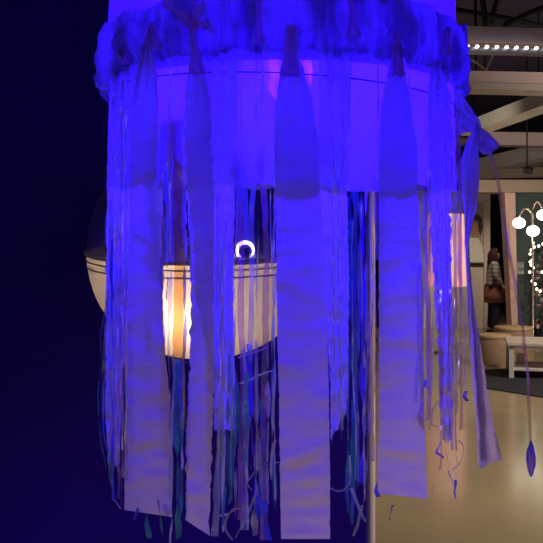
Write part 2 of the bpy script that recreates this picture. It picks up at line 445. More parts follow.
# twisted streamer on the right with its knot and wings (it hangs a little outside the shade)
def free_strip(rows, Y, m, seed, name='paper_streamer', cols=10, step=2, wr=1, zig=0, label=None, Yslope=0, bot=(0, 0)):
    bm = nb(); out = []; y0, y1 = rows[0][0], rows[-1][0]; n = max(4, int((y1-y0)/step))
    for j in range(n+1):
        py = lerp(y0, y1, j/n); l, r = interp(rows, py); row = []
        for i in range(cols+1):
            u = i/cols
            e = 1.0*nz(py*.2, seed, 3)*(1 if u in (0, 1) else .3)
            yy = py + (max(0, j/n-.9)*10)*(lerp(bot[0], bot[1], u)+zig*nz(u*8, seed))
            dy = wr*(.003*nz(u*2+seed, py*.05)+.0035*math.sin(u*PI*2.5+py*.03)*min(1, 14/max(4, r-l))+.0012*nz(u*4, py*.25, seed))
            row.append(at(lerp(l, r, u)+e, yy, Y+Yslope*(py-y0)+dy))
        out.append(row)
    grid(bm, out); o = obj(name, bm, m, lamp)
    if label: o['label'] = label
    return o
Fr = [(124, 475, 481), (134, 471, 481), (145, 465, 479), (165, 460, 479), (185, 460, 479), (205, 463, 477), (222, 465, 473), (240, 465, 469), (262, 466, 470), (285, 467, 472), (310, 468, 475), (340, 469, 480), (380, 472, 486), (420, 476, 493), (455, 478, 500), (464, 479, 502)]
free_strip(Fr, .83, M_crepe, 21, label='twisted crepe streamer, pinched at mid length', bot=(5, -5))
for pts, s in (([(450, 92), (459, 90), (470, 106), (480, 122), (477, 133), (466, 132), (454, 136), (450, 128), (457, 114)], 1),
               ([(479, 126), (489, 133), (501, 146), (494, 151), (490, 156), (482, 154), (476, 146), (474, 136)], 2)):
    bm = nb(); c0 = Vector((sum(p[0] for p in pts)/len(pts), sum(p[1] for p in pts)/len(pts), 0))
    rows = []
    ring = []
    P = len(pts)
    for q in range(P*5):
        a = pts[q//5]; b = pts[(q//5+1) % P]; t = (q % 5)/5
        ring.append(Vector((lerp(a[0], b[0], t)+.9*nz(q*.9, s), lerp(a[1], b[1], t)+.9*nz(q*.9, s, 4), 0)))
    for k in range(6):
        f = .06+.94*k/5
        rows.append([at(c0.x+(p.x-c0.x)*f, c0.y+(p.y-c0.y)*f, .828+.006*nz(p.x*.12*f, p.y*.12*f, s)+.003*nz(p.x*.5*f, p.y*.5*f, s)) for p in ring])
    vr = grid(bm, rows, True); bm.faces.new(vr[0])
    obj('streamer_tail', bm, M_crepe, lamp)

# iridescent film ribbons
count = [0]
def ribbon(path, wpx, m, twist=2., seed=None, wav=1.2, dR=None):
    """path: [(px, py)], hanging just outside the shade at that azimuth; a narrow twisting strip"""
    count[0] += 1
    s = seed if seed is not None else count[0]*1.37
    tab = [(p[1], p[0]) for p in path]; y0, y1 = tab[0][0], tab[-1][0]
    mono = all(a[0] < b[0] for a, b in zip(tab, tab[1:]))
    R = R0+(dR if dR is not None else .006+.016*random.random())
    n = max(8, int(abs(y1-y0)/3.5)) if mono else 34
    rows = []
    for j in range(n+1):
        t = j/n
        if mono:
            py = lerp(y0, y1, t); px = interp(tab, py)[0]
        else:
            q = t*(len(path)-1); i = min(int(q), len(path)-2); u = q-i
            p_1 = path[max(i-1, 0)]; p0_ = path[i]; p1_ = path[i+1]; p2_ = path[min(i+2, len(path)-1)]
            cr = lambda a, b, c, d: .5*((2*b)+(-a+c)*u+(2*a-5*b+4*c-d)*u*u+(-a+3*b-3*c+d)*u**3)
            px = cr(p_1[0], p0_[0], p1_[0], p2_[0]); py = cr(p_1[1], p0_[1], p1_[1], p2_[1])
        fr = min(1, max(0, (py-60)/120))
        px += wav*fr*(1.5*nz(py*.02, s)+.7*nz(py*.07, s, 3))
        p = cyl(px, py, R+.004*nz(py*.03, s, 8)*fr)
        ang = twist*(nz(py*.012, s, 5)*2.2+.3*nz(py*.06, s, 6))
        wd = wpx/1200*.5*(1-.25*abs(nz(py*.05, s, 9)))
        if not mono:
            ang *= .4
        rad = Vector((p.x-XA, p.y-D, 0)).normalized(); tan = Vector((-rad.y, rad.x, 0))
        h = tan*math.cos(ang)+rad*math.sin(ang)
        if not mono and j > 0:
            nx = p-prev
            if nx.length > 1e-6:
                h2 = nx.normalized().cross(rad)
                h = h2*.8+h*.2
        prev = p
        rows.append([p-h*wd, p, p+h*wd])
    bm = nb(); grid(bm, rows)
    return obj('film_ribbon', bm, M_film[m], lamp)
rn = random.uniform
def bundle(xs, y0, y1, wr, ms, drift=4, **k):
    for x in xs:
        a = rn(*y0); b = rn(*y1); dx = rn(-drift, drift)
        ribbon([(x, a), (x+dx*.2, lerp(a, b, .4)), (x+dx*.7, lerp(a, b, .75)), (x+dx, b)], rn(*wr), random.choice(ms), **k)
# left edge
bundle((109, 113, 118, 122, 126), (60, 110), (455, 500), (1.6, 4), (0, 4, 2, 0))
bundle((112, 120), (200, 260), (490, 520), (3, 5), (5, 0, 1))
ribbon([(107, 300), (101, 340), (98, 400), (101, 440), (106, 470)], 4, 1)
ribbon([(108, 290), (104, 340), (102, 400), (104, 430), (112, 475)], 3, 1)
ribbon([(112, 460), (114, 490), (120, 508)], 5, 1)
ribbon([(112, 497), (117, 503), (121, 509)], 2, 7)
# over the shade
for x, a, b in ((123, 38, 96), (130, 44, 120), (140, 40, 210), (171, 36, 200), (169, 60, 260), (256, 48, 170), (262, 46, 110), (378, 62, 260), (409, 66, 300), (413, 90, 240), (350, 60, 190), (240, 60, 180)):
    ribbon([(x, a), (x+rn(-1, 1), (a+b)/2), (x+rn(-2, 2), b)], rn(1.5, 3.2), random.choice((0, 4, 0)), wav=.6, dR=.004)
ribbon([(176, 120), (175, 170), (175, 262)], 30, 6, twist=.15, dR=-.006, wav=.3)
ribbon([(241, 160), (242, 200), (242, 248)], 14, 6, twist=.15, dR=-.006, wav=.3)
for x, a, b in ((108, 120, 420), (115, 150, 460), (121, 90, 400), (127, 200, 480), (168, 130, 300), (189, 160, 330), (214, 180, 420), (221, 240, 470), (231, 260, 500), (236, 200, 440), (258, 220, 470), (271, 190, 500),
                (334, 150, 420), (345, 200, 440), (352, 220, 480), (361, 190, 500), (368, 200, 380), (374, 185, 420), (424, 190, 420), (430, 230, 440), (455, 160, 400), (461, 200, 440)):
    d = rn(-5, 5); ribbon([(x, a), (x+d*.3, lerp(a, b, .5)), (x+d, b)], rn(.9, 1.7), 7, wav=1.1, dR=.016)  # hair-thin white strips added as sheen lines on the film
# gap between the left pair of crepe streamers
ribbon([(163, 130), (164, 200), (162, 300), (163, 420)], 7, 2, dR=-.006)
ribbon([(176, 120), (178, 200), (179, 280), (178, 350), (181, 430)], 15, 3, twist=.4, dR=-.005)
ribbon([(170, 140), (171, 220), (169, 330), (172, 470)], 5, 0, dR=-.005)
ribbon([(186, 150), (186, 250), (184, 340), (182, 470)], 4, 4, dR=-.005)
bundle((173, 177, 181), (354, 362), (500, 540), (5, 8), (1, 1, 0), drift=3)
ribbon([(175, 362), (173, 400), (172, 470), (170, 543)], 2.2, 4)
ribbon([(166, 505), (172, 515), (172, 528), (170, 542)], 2, 4)
ribbon([(158, 500), (160, 515), (163, 537)], 6, 1); ribbon([(138, 508), (134, 520)], 4, 5); ribbon([(147, 508), (147, 525), (150, 538)], 6, 1)
# gap left of the widest streamer
bundle((216, 221, 227, 232), (110, 190), (480, 540), (2, 5), (0, 0, 4, 1), drift=7, dR=-.005)
ribbon([(237, 150), (240, 210), (241, 300), (243, 400), (240, 520)], 7, 2, twist=.6, dR=-.005)
ribbon([(253, 160), (252, 230), (251, 330), (247, 420), (243, 530)], 6, 0, twist=.6, dR=-.005)
ribbon([(262, 150), (266, 230), (266, 340), (262, 430), (264, 540)], 7, 2, twist=.6, dR=-.005)
bundle((244, 249, 256, 262, 268, 272), (336, 352), (485, 540), (2.5, 6), (1, 1, 0, 5, 4, 0), drift=9, dR=-.004)
bundle((246, 258, 236, 222, 230), (340, 380), (500, 545), (4, 8), (1, 1, 5, 0), drift=10)
ribbon([(276, 120), (276, 170), (273, 230), (275, 300), (272, 480)], 3, 4, dR=.01)
ribbon([(279, 462), (266, 464), (253, 474), (247, 484), (252, 490)], 2.5, 7)
ribbon([(275, 440), (262, 478), (250, 510), (236, 538)], 2.5, 0)
ribbon([(233, 430), (246, 455), (256, 480), (258, 495)], 2.5, 0)
ribbon([(232, 540), (224, 525), (232, 510), (246, 512), (240, 530)], 2.5, 0)
ribbon([(215, 505), (219, 515), (228, 514)], 3, 4)
ribbon([(238, 358), (248, 354), (258, 351), (266, 347)], 2, 4); ribbon([(240, 384), (252, 379), (263, 374), (275, 370)], 2, 4)
ribbon([(177, 360), (183, 361), (188, 363)], 2, 4)
ribbon([(262, 425), (263, 435), (259, 443)], 4, 2); ribbon([(242, 485), (238, 500), (234, 512)], 4, 2)
ribbon([(262, 500), (266, 522), (268, 540)], 9, 5)
# right of the widest streamer
bundle((333, 338, 343), (100, 190), (395, 450), (2, 4), (0, 4, 0), drift=6)
bundle((347, 351, 354, 357, 360, 363), (180, 215), (470, 530), (3, 7), (1, 1, 5, 0, 1), drift=7, dR=-.005)
bundle((366, 371, 375), (178, 190), (440, 510), (2.5, 5), (0, 4, 2), drift=4, dR=-.005)
ribbon([(330, 488), (338, 491), (346, 488), (350, 478), (350, 455)], 2.5, 0)
ribbon([(351, 488), (356, 500), (362, 515), (366, 522)], 3.5, 7); ribbon([(362, 505), (358, 520), (352, 536)], 3, 0)
# right edge
bundle((421, 426, 430), (180, 215), (370, 470), (2, 4), (0, 4, 0), drift=5)
bundle((440, 446, 452, 456), (75, 140), (430, 470), (2, 4.5), (0, 4, 2, 0), drift=6)
ribbon([(456, 150), (458, 230), (460, 300), (461, 370), (459, 385)], 8, 2, twist=.5, dR=.006)
ribbon([(437, 200), (437, 260), (440, 340), (441, 420), (449, 468)], 4, 2)
ribbon([(448, 470), (453, 485), (460, 506)], 1.8, 7); ribbon([(434, 485), (430, 500), (414, 509)], 2.2, 7)
ribbon([(438, 400), (432, 412), (431, 425), (440, 428)], 2.2, 7); ribbon([(452, 470), (460, 462), (463, 448), (458, 440)], 2.2, 7)
ribbon([(428, 404), (428, 415), (432, 422)], 2, 7)
ribbon([(427, 380), (424, 386), (429, 388)], 6, 5); ribbon([(466, 391), (464, 397), (467, 401)], 5, 5); ribbon([(441, 442), (436, 452), (444, 458)], 8, 5)
ribbon([(393, 505), (391, 513), (389, 520)], 5, 5); ribbon([(377, 480), (375, 490), (378, 497)], 6, 5); ribbon([(457, 480), (455, 492), (456, 500)], 6, 5)
# broad hazy film at both sides, and thin white strips as streaks of sheen
for (x, a, x2, b, wd_, m_) in ((110, 130, 108, 440, 1.5, 7), (116, 160, 118, 470, 1.8, 7), (123, 120, 122, 450, 1.5, 7), (128, 210, 126, 430, 1.4, 7), (218, 240, 228, 420, 1.6, 7), (226, 220, 219, 410, 1.4, 7), (337, 240, 342, 430, 1.5, 7), (436, 250, 430, 430, 1.5, 7), (449, 220, 456, 440, 1.6, 7), (459, 110, 461, 430, 11, 2), (428, 170, 429, 420, 8, 2), (455, 200, 452, 450, 8, 6), (424, 190, 421, 400, 5, 6), (117, 230, 113, 468, 8, 2), (110, 200, 112, 470, 6, 6), (124, 260, 123, 478, 4, 2), (466, 150, 464, 400, 5, 4), (444, 300, 440, 470, 6, 2)):
    ribbon([(x, a), (lerp(x, x2, .5), (a+b)/2), (x2, b)], wd_, m_, twist=.35, wav=.9, dR=.014)
# hair-thin strands that carry the loose tips
for x0, y0, x1, y1 in ((388, 180, 392, 506), (380, 190, 377, 482), (424, 200, 427, 382), (458, 150, 465, 392), (446, 200, 441, 443), (452, 300, 457, 481), (150, 200, 147, 509), (140, 200, 138, 509)):
    ribbon([(x0, y0), (lerp(x0, x1, .5), lerp(y0, y1, .5)), (x1, y1)], .7, 0, wav=.5, dR=.004)
# beyond the hundred largest ribbons, the thinnest go into one part
rb = [o for o in lamp.children if o.name.split('.')[0] == 'film_ribbon']
rb.sort(key=lambda o: -sum(p.area for p in o.data.polygons))
if len(rb) > 99:
    bm = nb(); slots = []
    for o in rb[99:]:
        m_ = o.data.materials[0]
        if m_ not in slots: slots.append(m_)
        n0_ = len(bm.faces); bm.from_mesh(o.data); bm.faces.ensure_lookup_table()
        for f in bm.faces[n0_:]: f.material_index = slots.index(m_)
    for v in bm.verts: v.co += wl(lamp)
    fr_ = obj('film_fringe', bm, slots, lamp); fr_['kind'] = 'stuff'
    for o in rb[99:]: bpy.data.objects.remove(o, do_unlink=True)
print('RIBBONS', len(rb))
# the lone strand hanging off to the right
bm = nb(); rows = []
tab = [(138, 484), (150, 489), (165, 494), (190, 499), (240, 507), (290, 516), (330, 523), (380, 528), (430, 530), (474, 532)]
for j in range(81):
    py = lerp(138, 474, j/80); px = interp(tab, py)[0]
    p = at(px+.8*nz(py*.03, 4), py, .84+.006*nz(py*.02, 9)); a = 1.5*nz(py*.02, 2)
    wd = .0017*(1+.8*(py > 440)*(1-abs(py-458)/16 if abs(py-458) < 16 else 0))
    h = Vector((math.cos(a), math.sin(a)*.7, 0))*wd; rows.append([p-h, p, p+h])
grid(bm, rows); o = obj('film_ribbon', bm, M_film[2], lamp); o['label'] = 'single pink and teal film strand hanging apart at the right'
bm = nb(); rows = []
for j in range(10):
    py = lerp(441, 477, j/9); wd = .0042*math.sin(PI*(j+.6)/10.2)
    p = at(531+.8*nz(j*.6), py, .838); h = Vector((wd*.95, -wd*.8, 0)); rows.append([p-h, p+Vector((.001, .001, 0)), p+h])
grid(bm, rows); obj('film_tip', bm, M_film[5], lamp)

# ------------------------------------------------------------ globe pendant behind, half cream bowl, half frosted glass
GY = 1.55; gc = at(203, 251, GY); GR = 114/F*GY
pend = thing('globe_pendant', 'round pendant lamp with a cream glowing lower bowl in front of the navy wall', 'pendant lamp', tuple(gc))
tl = Matrix.Rotation(math.radians(5), 3, 'X')   # hangs a little askew, showing its rim
M_bowl = bpy.data.materials.new('cream_lamp_bowl'); M_bowl.use_nodes = True
_n = M_bowl.node_tree; _n.nodes.clear()
_o = _n.nodes.new('ShaderNodeOutputMaterial'); _d = _n.nodes.new('ShaderNodeBsdfDiffuse'); _d.inputs[0].default_value = (.72, .65, .72, 1)
_t = _n.nodes.new('ShaderNodeBsdfTranslucent'); _t.inputs[0].default_value = (.85, .68, .5, 1)
_m = _n.nodes.new('ShaderNodeMixShader'); _m.inputs[0].default_value = .5
_n.links.new(_d.outputs[0], _m.inputs[1]); _n.links.new(_t.outputs[0], _m.inputs[2]); _n.links.new(_m.outputs[0], _o.inputs[0])
prof = []
for k in range(20):
    a = PI/2*k/19
    prof.append((GR*math.sin(a)**.9 if k else 0, -GR*.93*math.cos(a)**.95))
prof = [(r, z) for r, z in prof]
obj('bowl', lath(gc, prof[:-1]+[(GR, -.004)], 64, tl), M_bowl, pend)
for z in (-.012, -.024):
    rr = GR*math.sqrt(1-(z/GR)**2)+.001
    pts = [gc+tl @ Vector((rr*math.cos(2*PI*i/64), rr*math.sin(2*PI*i/64), z)) for i in range(65)]
    obj('rim_groove', tub(pts, .0014, 6), mat('rim_line', (.42, .34, .32), .6), pend)
pts = [gc+tl @ Vector((GR*math.cos(2*PI*i/64), GR*math.sin(2*PI*i/64), 0)) for i in range(65)]
obj('rim', tub(pts, .004, 8), mat('cream_rim', (.75, .62, .52), .5), pend)
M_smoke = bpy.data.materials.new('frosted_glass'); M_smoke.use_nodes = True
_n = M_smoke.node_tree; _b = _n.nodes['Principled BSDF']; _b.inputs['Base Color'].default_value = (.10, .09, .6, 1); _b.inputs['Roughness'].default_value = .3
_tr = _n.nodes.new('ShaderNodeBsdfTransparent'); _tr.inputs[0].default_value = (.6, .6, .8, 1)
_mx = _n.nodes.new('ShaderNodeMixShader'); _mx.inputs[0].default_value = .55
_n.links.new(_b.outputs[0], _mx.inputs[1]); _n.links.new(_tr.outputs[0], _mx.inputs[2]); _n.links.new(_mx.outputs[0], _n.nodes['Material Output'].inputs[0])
prof = [(GR*math.cos(PI/2*k/19), GR*math.sin(PI/2*k/19)) for k in range(19)]+[(.012, GR)]
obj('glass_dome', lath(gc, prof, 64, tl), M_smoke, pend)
gt = gc+tl @ Vector((0, 0, GR))
obj('cap', lath(gt, [(.03, -.006), (.03, .02), (.01, .04)], 24), M_black, pend)
obj('cord', tub([gt+Vector((0, 0, .03)), gt+Vector((0, 0, .5)), (gt.x, gt.y, 4.69)], .003), M_black, pend)
bp_ = at(245, 250, GY-.06)
M_warm = mat('warm_bulb', (0, 0, 0), .5, emit=(1, .84, .70), es=17)
bu = obj('bulb', balb(bp_, .017), M_warm, pend)
obj('bulb_shield', balb(bp_+Vector((.001, -.014, -.002)), .012, (1, .5, 1)), mat('brown_cap', (.10, .05, .02), .5), bu)
obj('bulb', balb(at(182, 302, GY-.13), .03), M_warm, pend)
obj('bulb_stem', tub([at(182, 302, GY-.13), at(200, 220, GY), gt], .004), M_black, pend)
obj('bulb_stem', tub([bp_+Vector((0, .0, .012)), at(215, 200, GY), gt], .004), M_black, pend)

# ------------------------------------------------------------ ceiling beams, duct, rods and lights
def beam(px0, py0, Y0, px1, py1, Y1, hpx, depth, m, name, label, cat, group=None, lip=None):
    a, b = at(px0, py0, Y0), at(px1, py1, Y1)
    t = thing(name, label, cat, tuple((a+b)/2), group)
    d = (b-a); side = Vector((d.y, -d.x, 0)).normalized()
    h = hpx/F*Y0
    def sweep(o0, o1, z0, z1):
        bm = nb(); vs = []
        for p in (a, b):
            for s_, z_ in ((o0, z0), (o1, z0), (o1, z1), (o0, z1)):
                vs.append(bm.verts.new(p+side*s_+Vector((0, 0, z_))))
        for q in range(4): bm.faces.new((vs[q], vs[(q+1) % 4], vs[4+(q+1) % 4], vs[4+q]))
        bm.faces.new(vs[:4]); bm.faces.new(vs[4:]); return bm
    obj('web', sweep(-depth/2, depth/2, -h/2, h/2), m, t, smooth=False, recalc=True)
    if lip: obj('flange', sweep(-depth/2-.05, depth/2+.05, -h/2-.04, -h/2+.03), lip, t, smooth=False, recalc=True)
    # hangers up to the ceiling
    for u in (.2, .8):
        p = a.lerp(b, u)
        obj('hanger_rod', tub([(p.x, p.y, p.z+h/2), (p.x, p.y, 4.7)], .012, 6), M_black, t)
    return t
M_lip = mat('pale_flange', (.5, .44, .4), .45)
# light rail with a row of LEDs
rail = beam(452, 36, 7.9, 570, 40, 7.85, 15, .22, M_beam, 'light_rail', 'beige ceiling rail with a row of small white lights', 'ceiling light')
a, b = at(452, 46.5, 7.75), at(570, 49.5, 7.7)
obj('diffuser_strip', tub([a+Vector((0, 0, -.035)), b+Vector((0, 0, -.035))], .035, 10), mat('strip_cover', (.6, .56, .62), .4), rail)
M_led = mat('white_led', (1, 1, 1), .4, emit=(1, .95, 1), es=5)
for k in range(10):
    p = a.lerp(b, (k+.5)/12)+Vector((0, -.03, 0))
    obj('diode', balb(p, .016, (1.1, .6, .8), 10, 8), M_led, rail)
beam(450, 80, 9.6, 580, 83, 9.5, 15, .25, M_beam, 'ceiling_beam', 'second beige ceiling beam, level, with a pale lower flange under the light rail', 'beam', 'ceiling beams', M_lip)
beam(470, 130, 13.3, 560, 96, 10.6, 12, .3, M_duct, 'ceiling_duct', 'pale grey duct slanting up to the right under the dark ceiling', 'duct', 'ceiling ducts')
beam(470, 139, 15, 590, 141, 15, 13, .3, M_beam, 'ceiling_beam', 'thin brown ceiling beam below the slanting grey duct', 'beam', 'ceiling beams')
beam(455, 174, 19.6, 575, 146, 16, 15, .4, M_duct, 'ceiling_duct', 'lower pale duct slanting over the dark green board', 'duct', 'ceiling ducts', M_lip)
beam(440, 176, 18.5, 560, 172, 17, 9, .3, M_cream, 'ceiling_beam', 'cream beam just above the board with the globe lamp', 'beam', 'ceiling beams')
beam(440, 140, 16.5, 480, 143, 16.5, 6, .3, M_cream, 'ceiling_beam', 'short pale beam end seen beside the crumpled streamer knot', 'beam', 'ceiling beams')
# dark pipes against the ceiling
for k, (x0, y0, Y0, x1, y1, Y1, lb) in enumerate(((455, 10, 8.5, 560, 30, 9, 'thin dark conduit running level above the light rail'), (505, 25, 8.6, 560, 2, 8.0, 'dark conduit slanting up to the right above the light rail'),
                                    (482, -6, 8.5, 486, 28, 8.5, 'dark upright conduit above the light rail'), (499, -5, 8.9, 491, 24, 8.9, 'dark leaning conduit beside the upright one'))):
    tag(obj('conduit', tub([at(x0, y0, Y0), at((x0+x1)/2, (y0+y1)/2-1.5, (Y0+Y1)/2), at(x1, y1, Y1)], .03, 8), M_black), lb, 'pipe', 'ceiling conduits')
obj('cable', tub([at(462, 40, 7.9), at(463, 57, 8.0), at(470, 59, 8.0), at(479, 64, 8.0), at(486, 70, 8.0), at(492, 58, 8.0), at(494, 44, 7.9)], .012, 6), M_beam, rail)
# track spotlight
sp = at(527, 170, 13)
ts = thing('track_spotlight', 'small black track spotlight under the ducts', 'spotlight', tuple(sp))
obj('spot_head', tub([sp+Vector((-.06, 0, .0)), sp+Vector((.0, -.02, -.01)), sp+Vector((.07, -.04, -.03))], [.04, .06, .065], 12), M_black, ts)
obj('stem', tub([sp+Vector((0, 0, .03)), sp+Vector((0, 0, .25)), (sp.x, sp.y, 4.7)], .012, 6), M_black, ts)
for k, (p, t, pw, *an) in enumerate(SPOTS):  # added light sources without fixtures, separate from the track spotlight
    ld = bpy.data.lights.new('added_spot', 'SPOT'); lo = bpy.data.objects.new('added_spot', ld); C.objects.link(lo)
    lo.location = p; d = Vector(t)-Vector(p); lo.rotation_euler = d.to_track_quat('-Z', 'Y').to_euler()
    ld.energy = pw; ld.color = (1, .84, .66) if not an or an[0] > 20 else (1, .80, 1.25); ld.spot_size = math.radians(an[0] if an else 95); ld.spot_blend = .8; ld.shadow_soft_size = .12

# ------------------------------------------------------------ furniture at the far right
M_cork = mat('tan_cork', (.42, .28, .19), .7, noise_s=8, noise_a=.15)
M_top = mat('pale_wood', (.62, .43, .26), .5, noise_s=5, noise_a=.12)
M_wpaint = mat('white_paint', (.8, .78, .75), .4)
def pouf(px, pyb, wpx, h, label, group):
    Y = EYE*F/(pyb-HY); c = at(px, pyb, Y); r = wpx/2/F*Y
    t = thing('drum_stool', label, 'stool', (c.x, c.y+r*.6, 0), group); q = (c.x, c.y+r*.6, 0)
    obj('body', lath(q, [(r*.95, 0.002), (r*.97, .02), (r*.98, h-.06), (r*.94, h-.045)], 40), M_cork, t)
    obj('seat', lath(q, [(r*.98, h-.045), (r*1.02, h-.035), (r*1.02, h-.008), (r*.98, h)], 40), M_top, t)
pouf(496, 366, 35, .42, 'round tan drum stool on the dark rug left of the white table', 'drum stools')
pouf(517, 354, 38, .40, 'round tan drum stool behind, its top showing past the white table corner', 'drum stools')
# rug
ra = at(481, 371, EYE*F/(371-HY)); rb = at(481, 388, EYE*F/(388-HY)); rc = at(562, 401, EYE*F/(401-HY)); rd = at(562, 366, EYE*F/(366-HY))
bm = nb(); vs = [bm.verts.new((p.x, p.y, z)) for z in (.001, .014) for p in (ra, rb, rc, rd)]
for q in range(4): bm.faces.new((vs[q], vs[(q+1) % 4], vs[4+(q+1) % 4], vs[4+q]))
bm.faces.new(vs[:4]); bm.faces.new(vs[4:])
tag(obj('rug', bm, mat('charcoal_rug', (.035, .037, .05), .95, noise_s=60, noise_a=.3, bump=.3, bscale=300), smooth=False, recalc=True), 'dark charcoal rug under the white table and stool', 'rug')
# white coffee table turned a little
ty = 10.45; c0 = at(509, 0, ty); ZR = .014
tb = thing('coffee_table', 'white low coffee table with a pale wood top on the dark rug', 'table', (c0.x, ty, ZR))
ux = Vector((.975, -.22, 0)); uy = Vector((.22, .975, 0))
def tbox(u0, u1, v0, v1, z0, z1, bev=.004):
    bm = boxb(u0, u1, v0, v1, z0, z1, bev=bev)
    for v in bm.verts: v.co = Vector((c0.x, ty, ZR))+ux*v.co.x+uy*v.co.y+Vector((0, 0, v.co.z))
    return bm
TL, TW = .95, .75
obj('tabletop', tbox(-.02, TL+.02, -.02, TW+.02, .40, .435), mat('whitewashed_wood', (.78, .68, .58), .5, noise_s=5, noise_a=.08), tb, smooth=False)
obj('apron', tbox(0, TL, 0, .025, .35, .40), M_wpaint, tb, smooth=False); obj('apron', tbox(0, .025, .03, TW-.03, .35, .40), M_wpaint, tb, smooth=False)
obj('shelf', tbox(.02, TL-.02, .02, TW-.02, .09, .12), M_wpaint, tb, smooth=False)
for u in (0, TL-.06):
    for v in (0, TW-.06): obj('leg', tbox(u, u+.06, v, v+.06, 0, .40), M_wpaint, tb, smooth=False)
bk = tbox(.25, .62, .12, .5, .121, .15, .003)
tag(obj('tray', bk, mat('brown_tray', (.3, .2, .15), .5), smooth=False), 'flat brown tray lying on the lower shelf of the white table', 'tray')
bk = tbox(.12, .22, .5, .6, .121, .24, .01)
tag(obj('storage_box', bk, M_wpaint, smooth=False), 'small white box standing on the lower shelf of the white table', 'box')

# ------------------------------------------------------------ three-globe floor lamp, notice, lit tree
LY = 13.35
fb = at(533, 0, LY); fl = thing('floor_lamp', 'floor lamp with three glowing white globes on curved arms before the green board', 'lamp', (fb.x, LY, 0))
M_chrome = mat('brushed_brass', (.55, .45, .38), .3, .8)
M_globe = mat('opal_globe', (.9, .9, .85), .3, emit=(1, .9, .72), es=4.5)
obj('base', lath((fb.x, LY, 0), [(.16, .001), (.16, .02), (.03, .03), (.015, .05)], 28), M_chrome, fl)
tp = at(532, 212, LY)
obj('pole', tub([(fb.x, LY, .03), (fb.x, LY, 1.0), tp], .016, 10), M_chrome, fl)
def arc(px0, py0, px1, py1, hgt):
    return [at(lerp(px0, px1, k/10), lerp(py0, py1, k/10)-hgt*math.sin(PI*k/10), LY) for k in range(11)]
obj('arm', tub(arc(532, 214, 519, 217, 7), .014, 8), M_chrome, fl)
obj('arm', tub(arc(532, 210, 542, 208, 7), .014, 8), M_chrome, fl)
obj('arm', tub([at(532, 214, LY), at(532.5, 219, LY-.1), at(533, 226, LY-.12)], .014, 8), M_chrome, fl)
for (x, y, dy) in ((519, 223, 0), (533, 231, -.12), (543, 215, 0)):
    obj('globe', balb(at(x, y, LY+dy), 6.3/F*LY, (1, 1, .86)), M_globe, fl)
n0 = at(520.5, 268, 14.19)
nt_ = thing('notice', 'pale grey notice sheet pinned on the dark green board', 'notice', tuple(n0))
obj('sheet', boxb(n0.x-.055, n0.x+.055, 14.185, 14.199, n0.z-.10, n0.z+.10), mat('notice_paper', (.42, .45, .46), .7), nt_, smooth=False)
for k in range(5):
    obj('text_line', boxb(n0.x-.042, n0.x+.03-.012*(k % 3), 14.182, 14.185, n0.z+.07-.03*k-.004, n0.z+.07-.03*k+.004), M_board, nt_, smooth=False)
# tree in a pot with blossoms
TY = 13.75; tb0 = at(543, 0, TY)
tr = thing('blossom_tree', 'slim potted tree with pale blossoms and dark branches at the right edge', 'tree', (tb0.x, TY, 0))
obj('pot', lath((tb0.x, TY, 0), [(.13, .002), (.17, .3), (.175, .32), (.155, .32), (.15, .28)], 28), M_black, tr)
M_bark = mat('dark_bark', (.05, .035, .03), .8); M_bl = mat('pale_blossom', (.55, .43, .42), .7); M_lf = mat('dark_leaf', (.05, .08, .05), .6)
obj('trunk', tub([(tb0.x, TY, .28), (tb0.x+.02, TY, .8), (tb0.x-.02, TY, 1.3), (tb0.x, TY, 1.7)], [.025, .02, .015, .008], 8), M_bark, tr)
def leafblob(bm, c, r):
    for _ in range(7):
        d = Vector((rn(-1, 1), rn(-1, 1), rn(-1, 1))).normalized(); e = d.cross(Vector((rn(-1, 1), rn(-1, 1), 1))).normalized()
        p = c+d*r*.3; q = d.cross(e)
        vs = [bm.verts.new(x) for x in (p, p+d*r*.6+e*r*.35, p+d*r*1.15+q*r*.1, p+d*r*.6-e*r*.35)]
        bm.faces.new(vs)
for k, (x, y) in enumerate(((540, 262), (544, 256), (541, 276), (546, 283), (540, 292), (543, 304), (540, 313), (545, 320), (550, 270), (552, 300), (538, 322), (549, 246))):
    c = at(x, y, TY+rn(-.15, .15)); q = at(543, y+8, TY)
    br = obj('branch', tub([q, q.lerp(c, .6)+Vector((0, 0, -.02)), c], [.008, .006, .004], 6), M_bark, tr)
    bm = nb(); leafblob(bm, c, .085); obj('blossom', bm, M_bl, br, smooth=False)
    bm = nb(); leafblob(bm, c+Vector((rn(-.1, .1), .08, -.1)), .08); obj('leaves', bm, M_lf, br, smooth=False)
dots = [(533, 243), (538.5, 246), (543, 244), (531, 250), (530, 254), (532, 260), (531, 265), (529.5, 272), (533, 268), (532, 281), (535, 284), (530, 262), (536.5, 289), (540, 291), (545, 262), (542, 272), (534, 247), (546, 250)]
sl = thing('string_lights', 'warm white fairy lights draped over the blossom tree', 'string lights', tuple(at(533, 243, TY-.32)))
pts = [at(x, y, TY-.32) for x, y in sorted(dots, key=lambda q: q[1])]
obj('wire', tub(pts, .004, 5), M_black, sl)
M_fairy = mat('fairy_light', (1, 1, 1), .4, emit=(1, .88, .62), es=4)
for p in pts: obj('light', balb(p+Vector((0, -.01, 0)), .021, (1, 1, 1), 10, 8), M_fairy, sl)

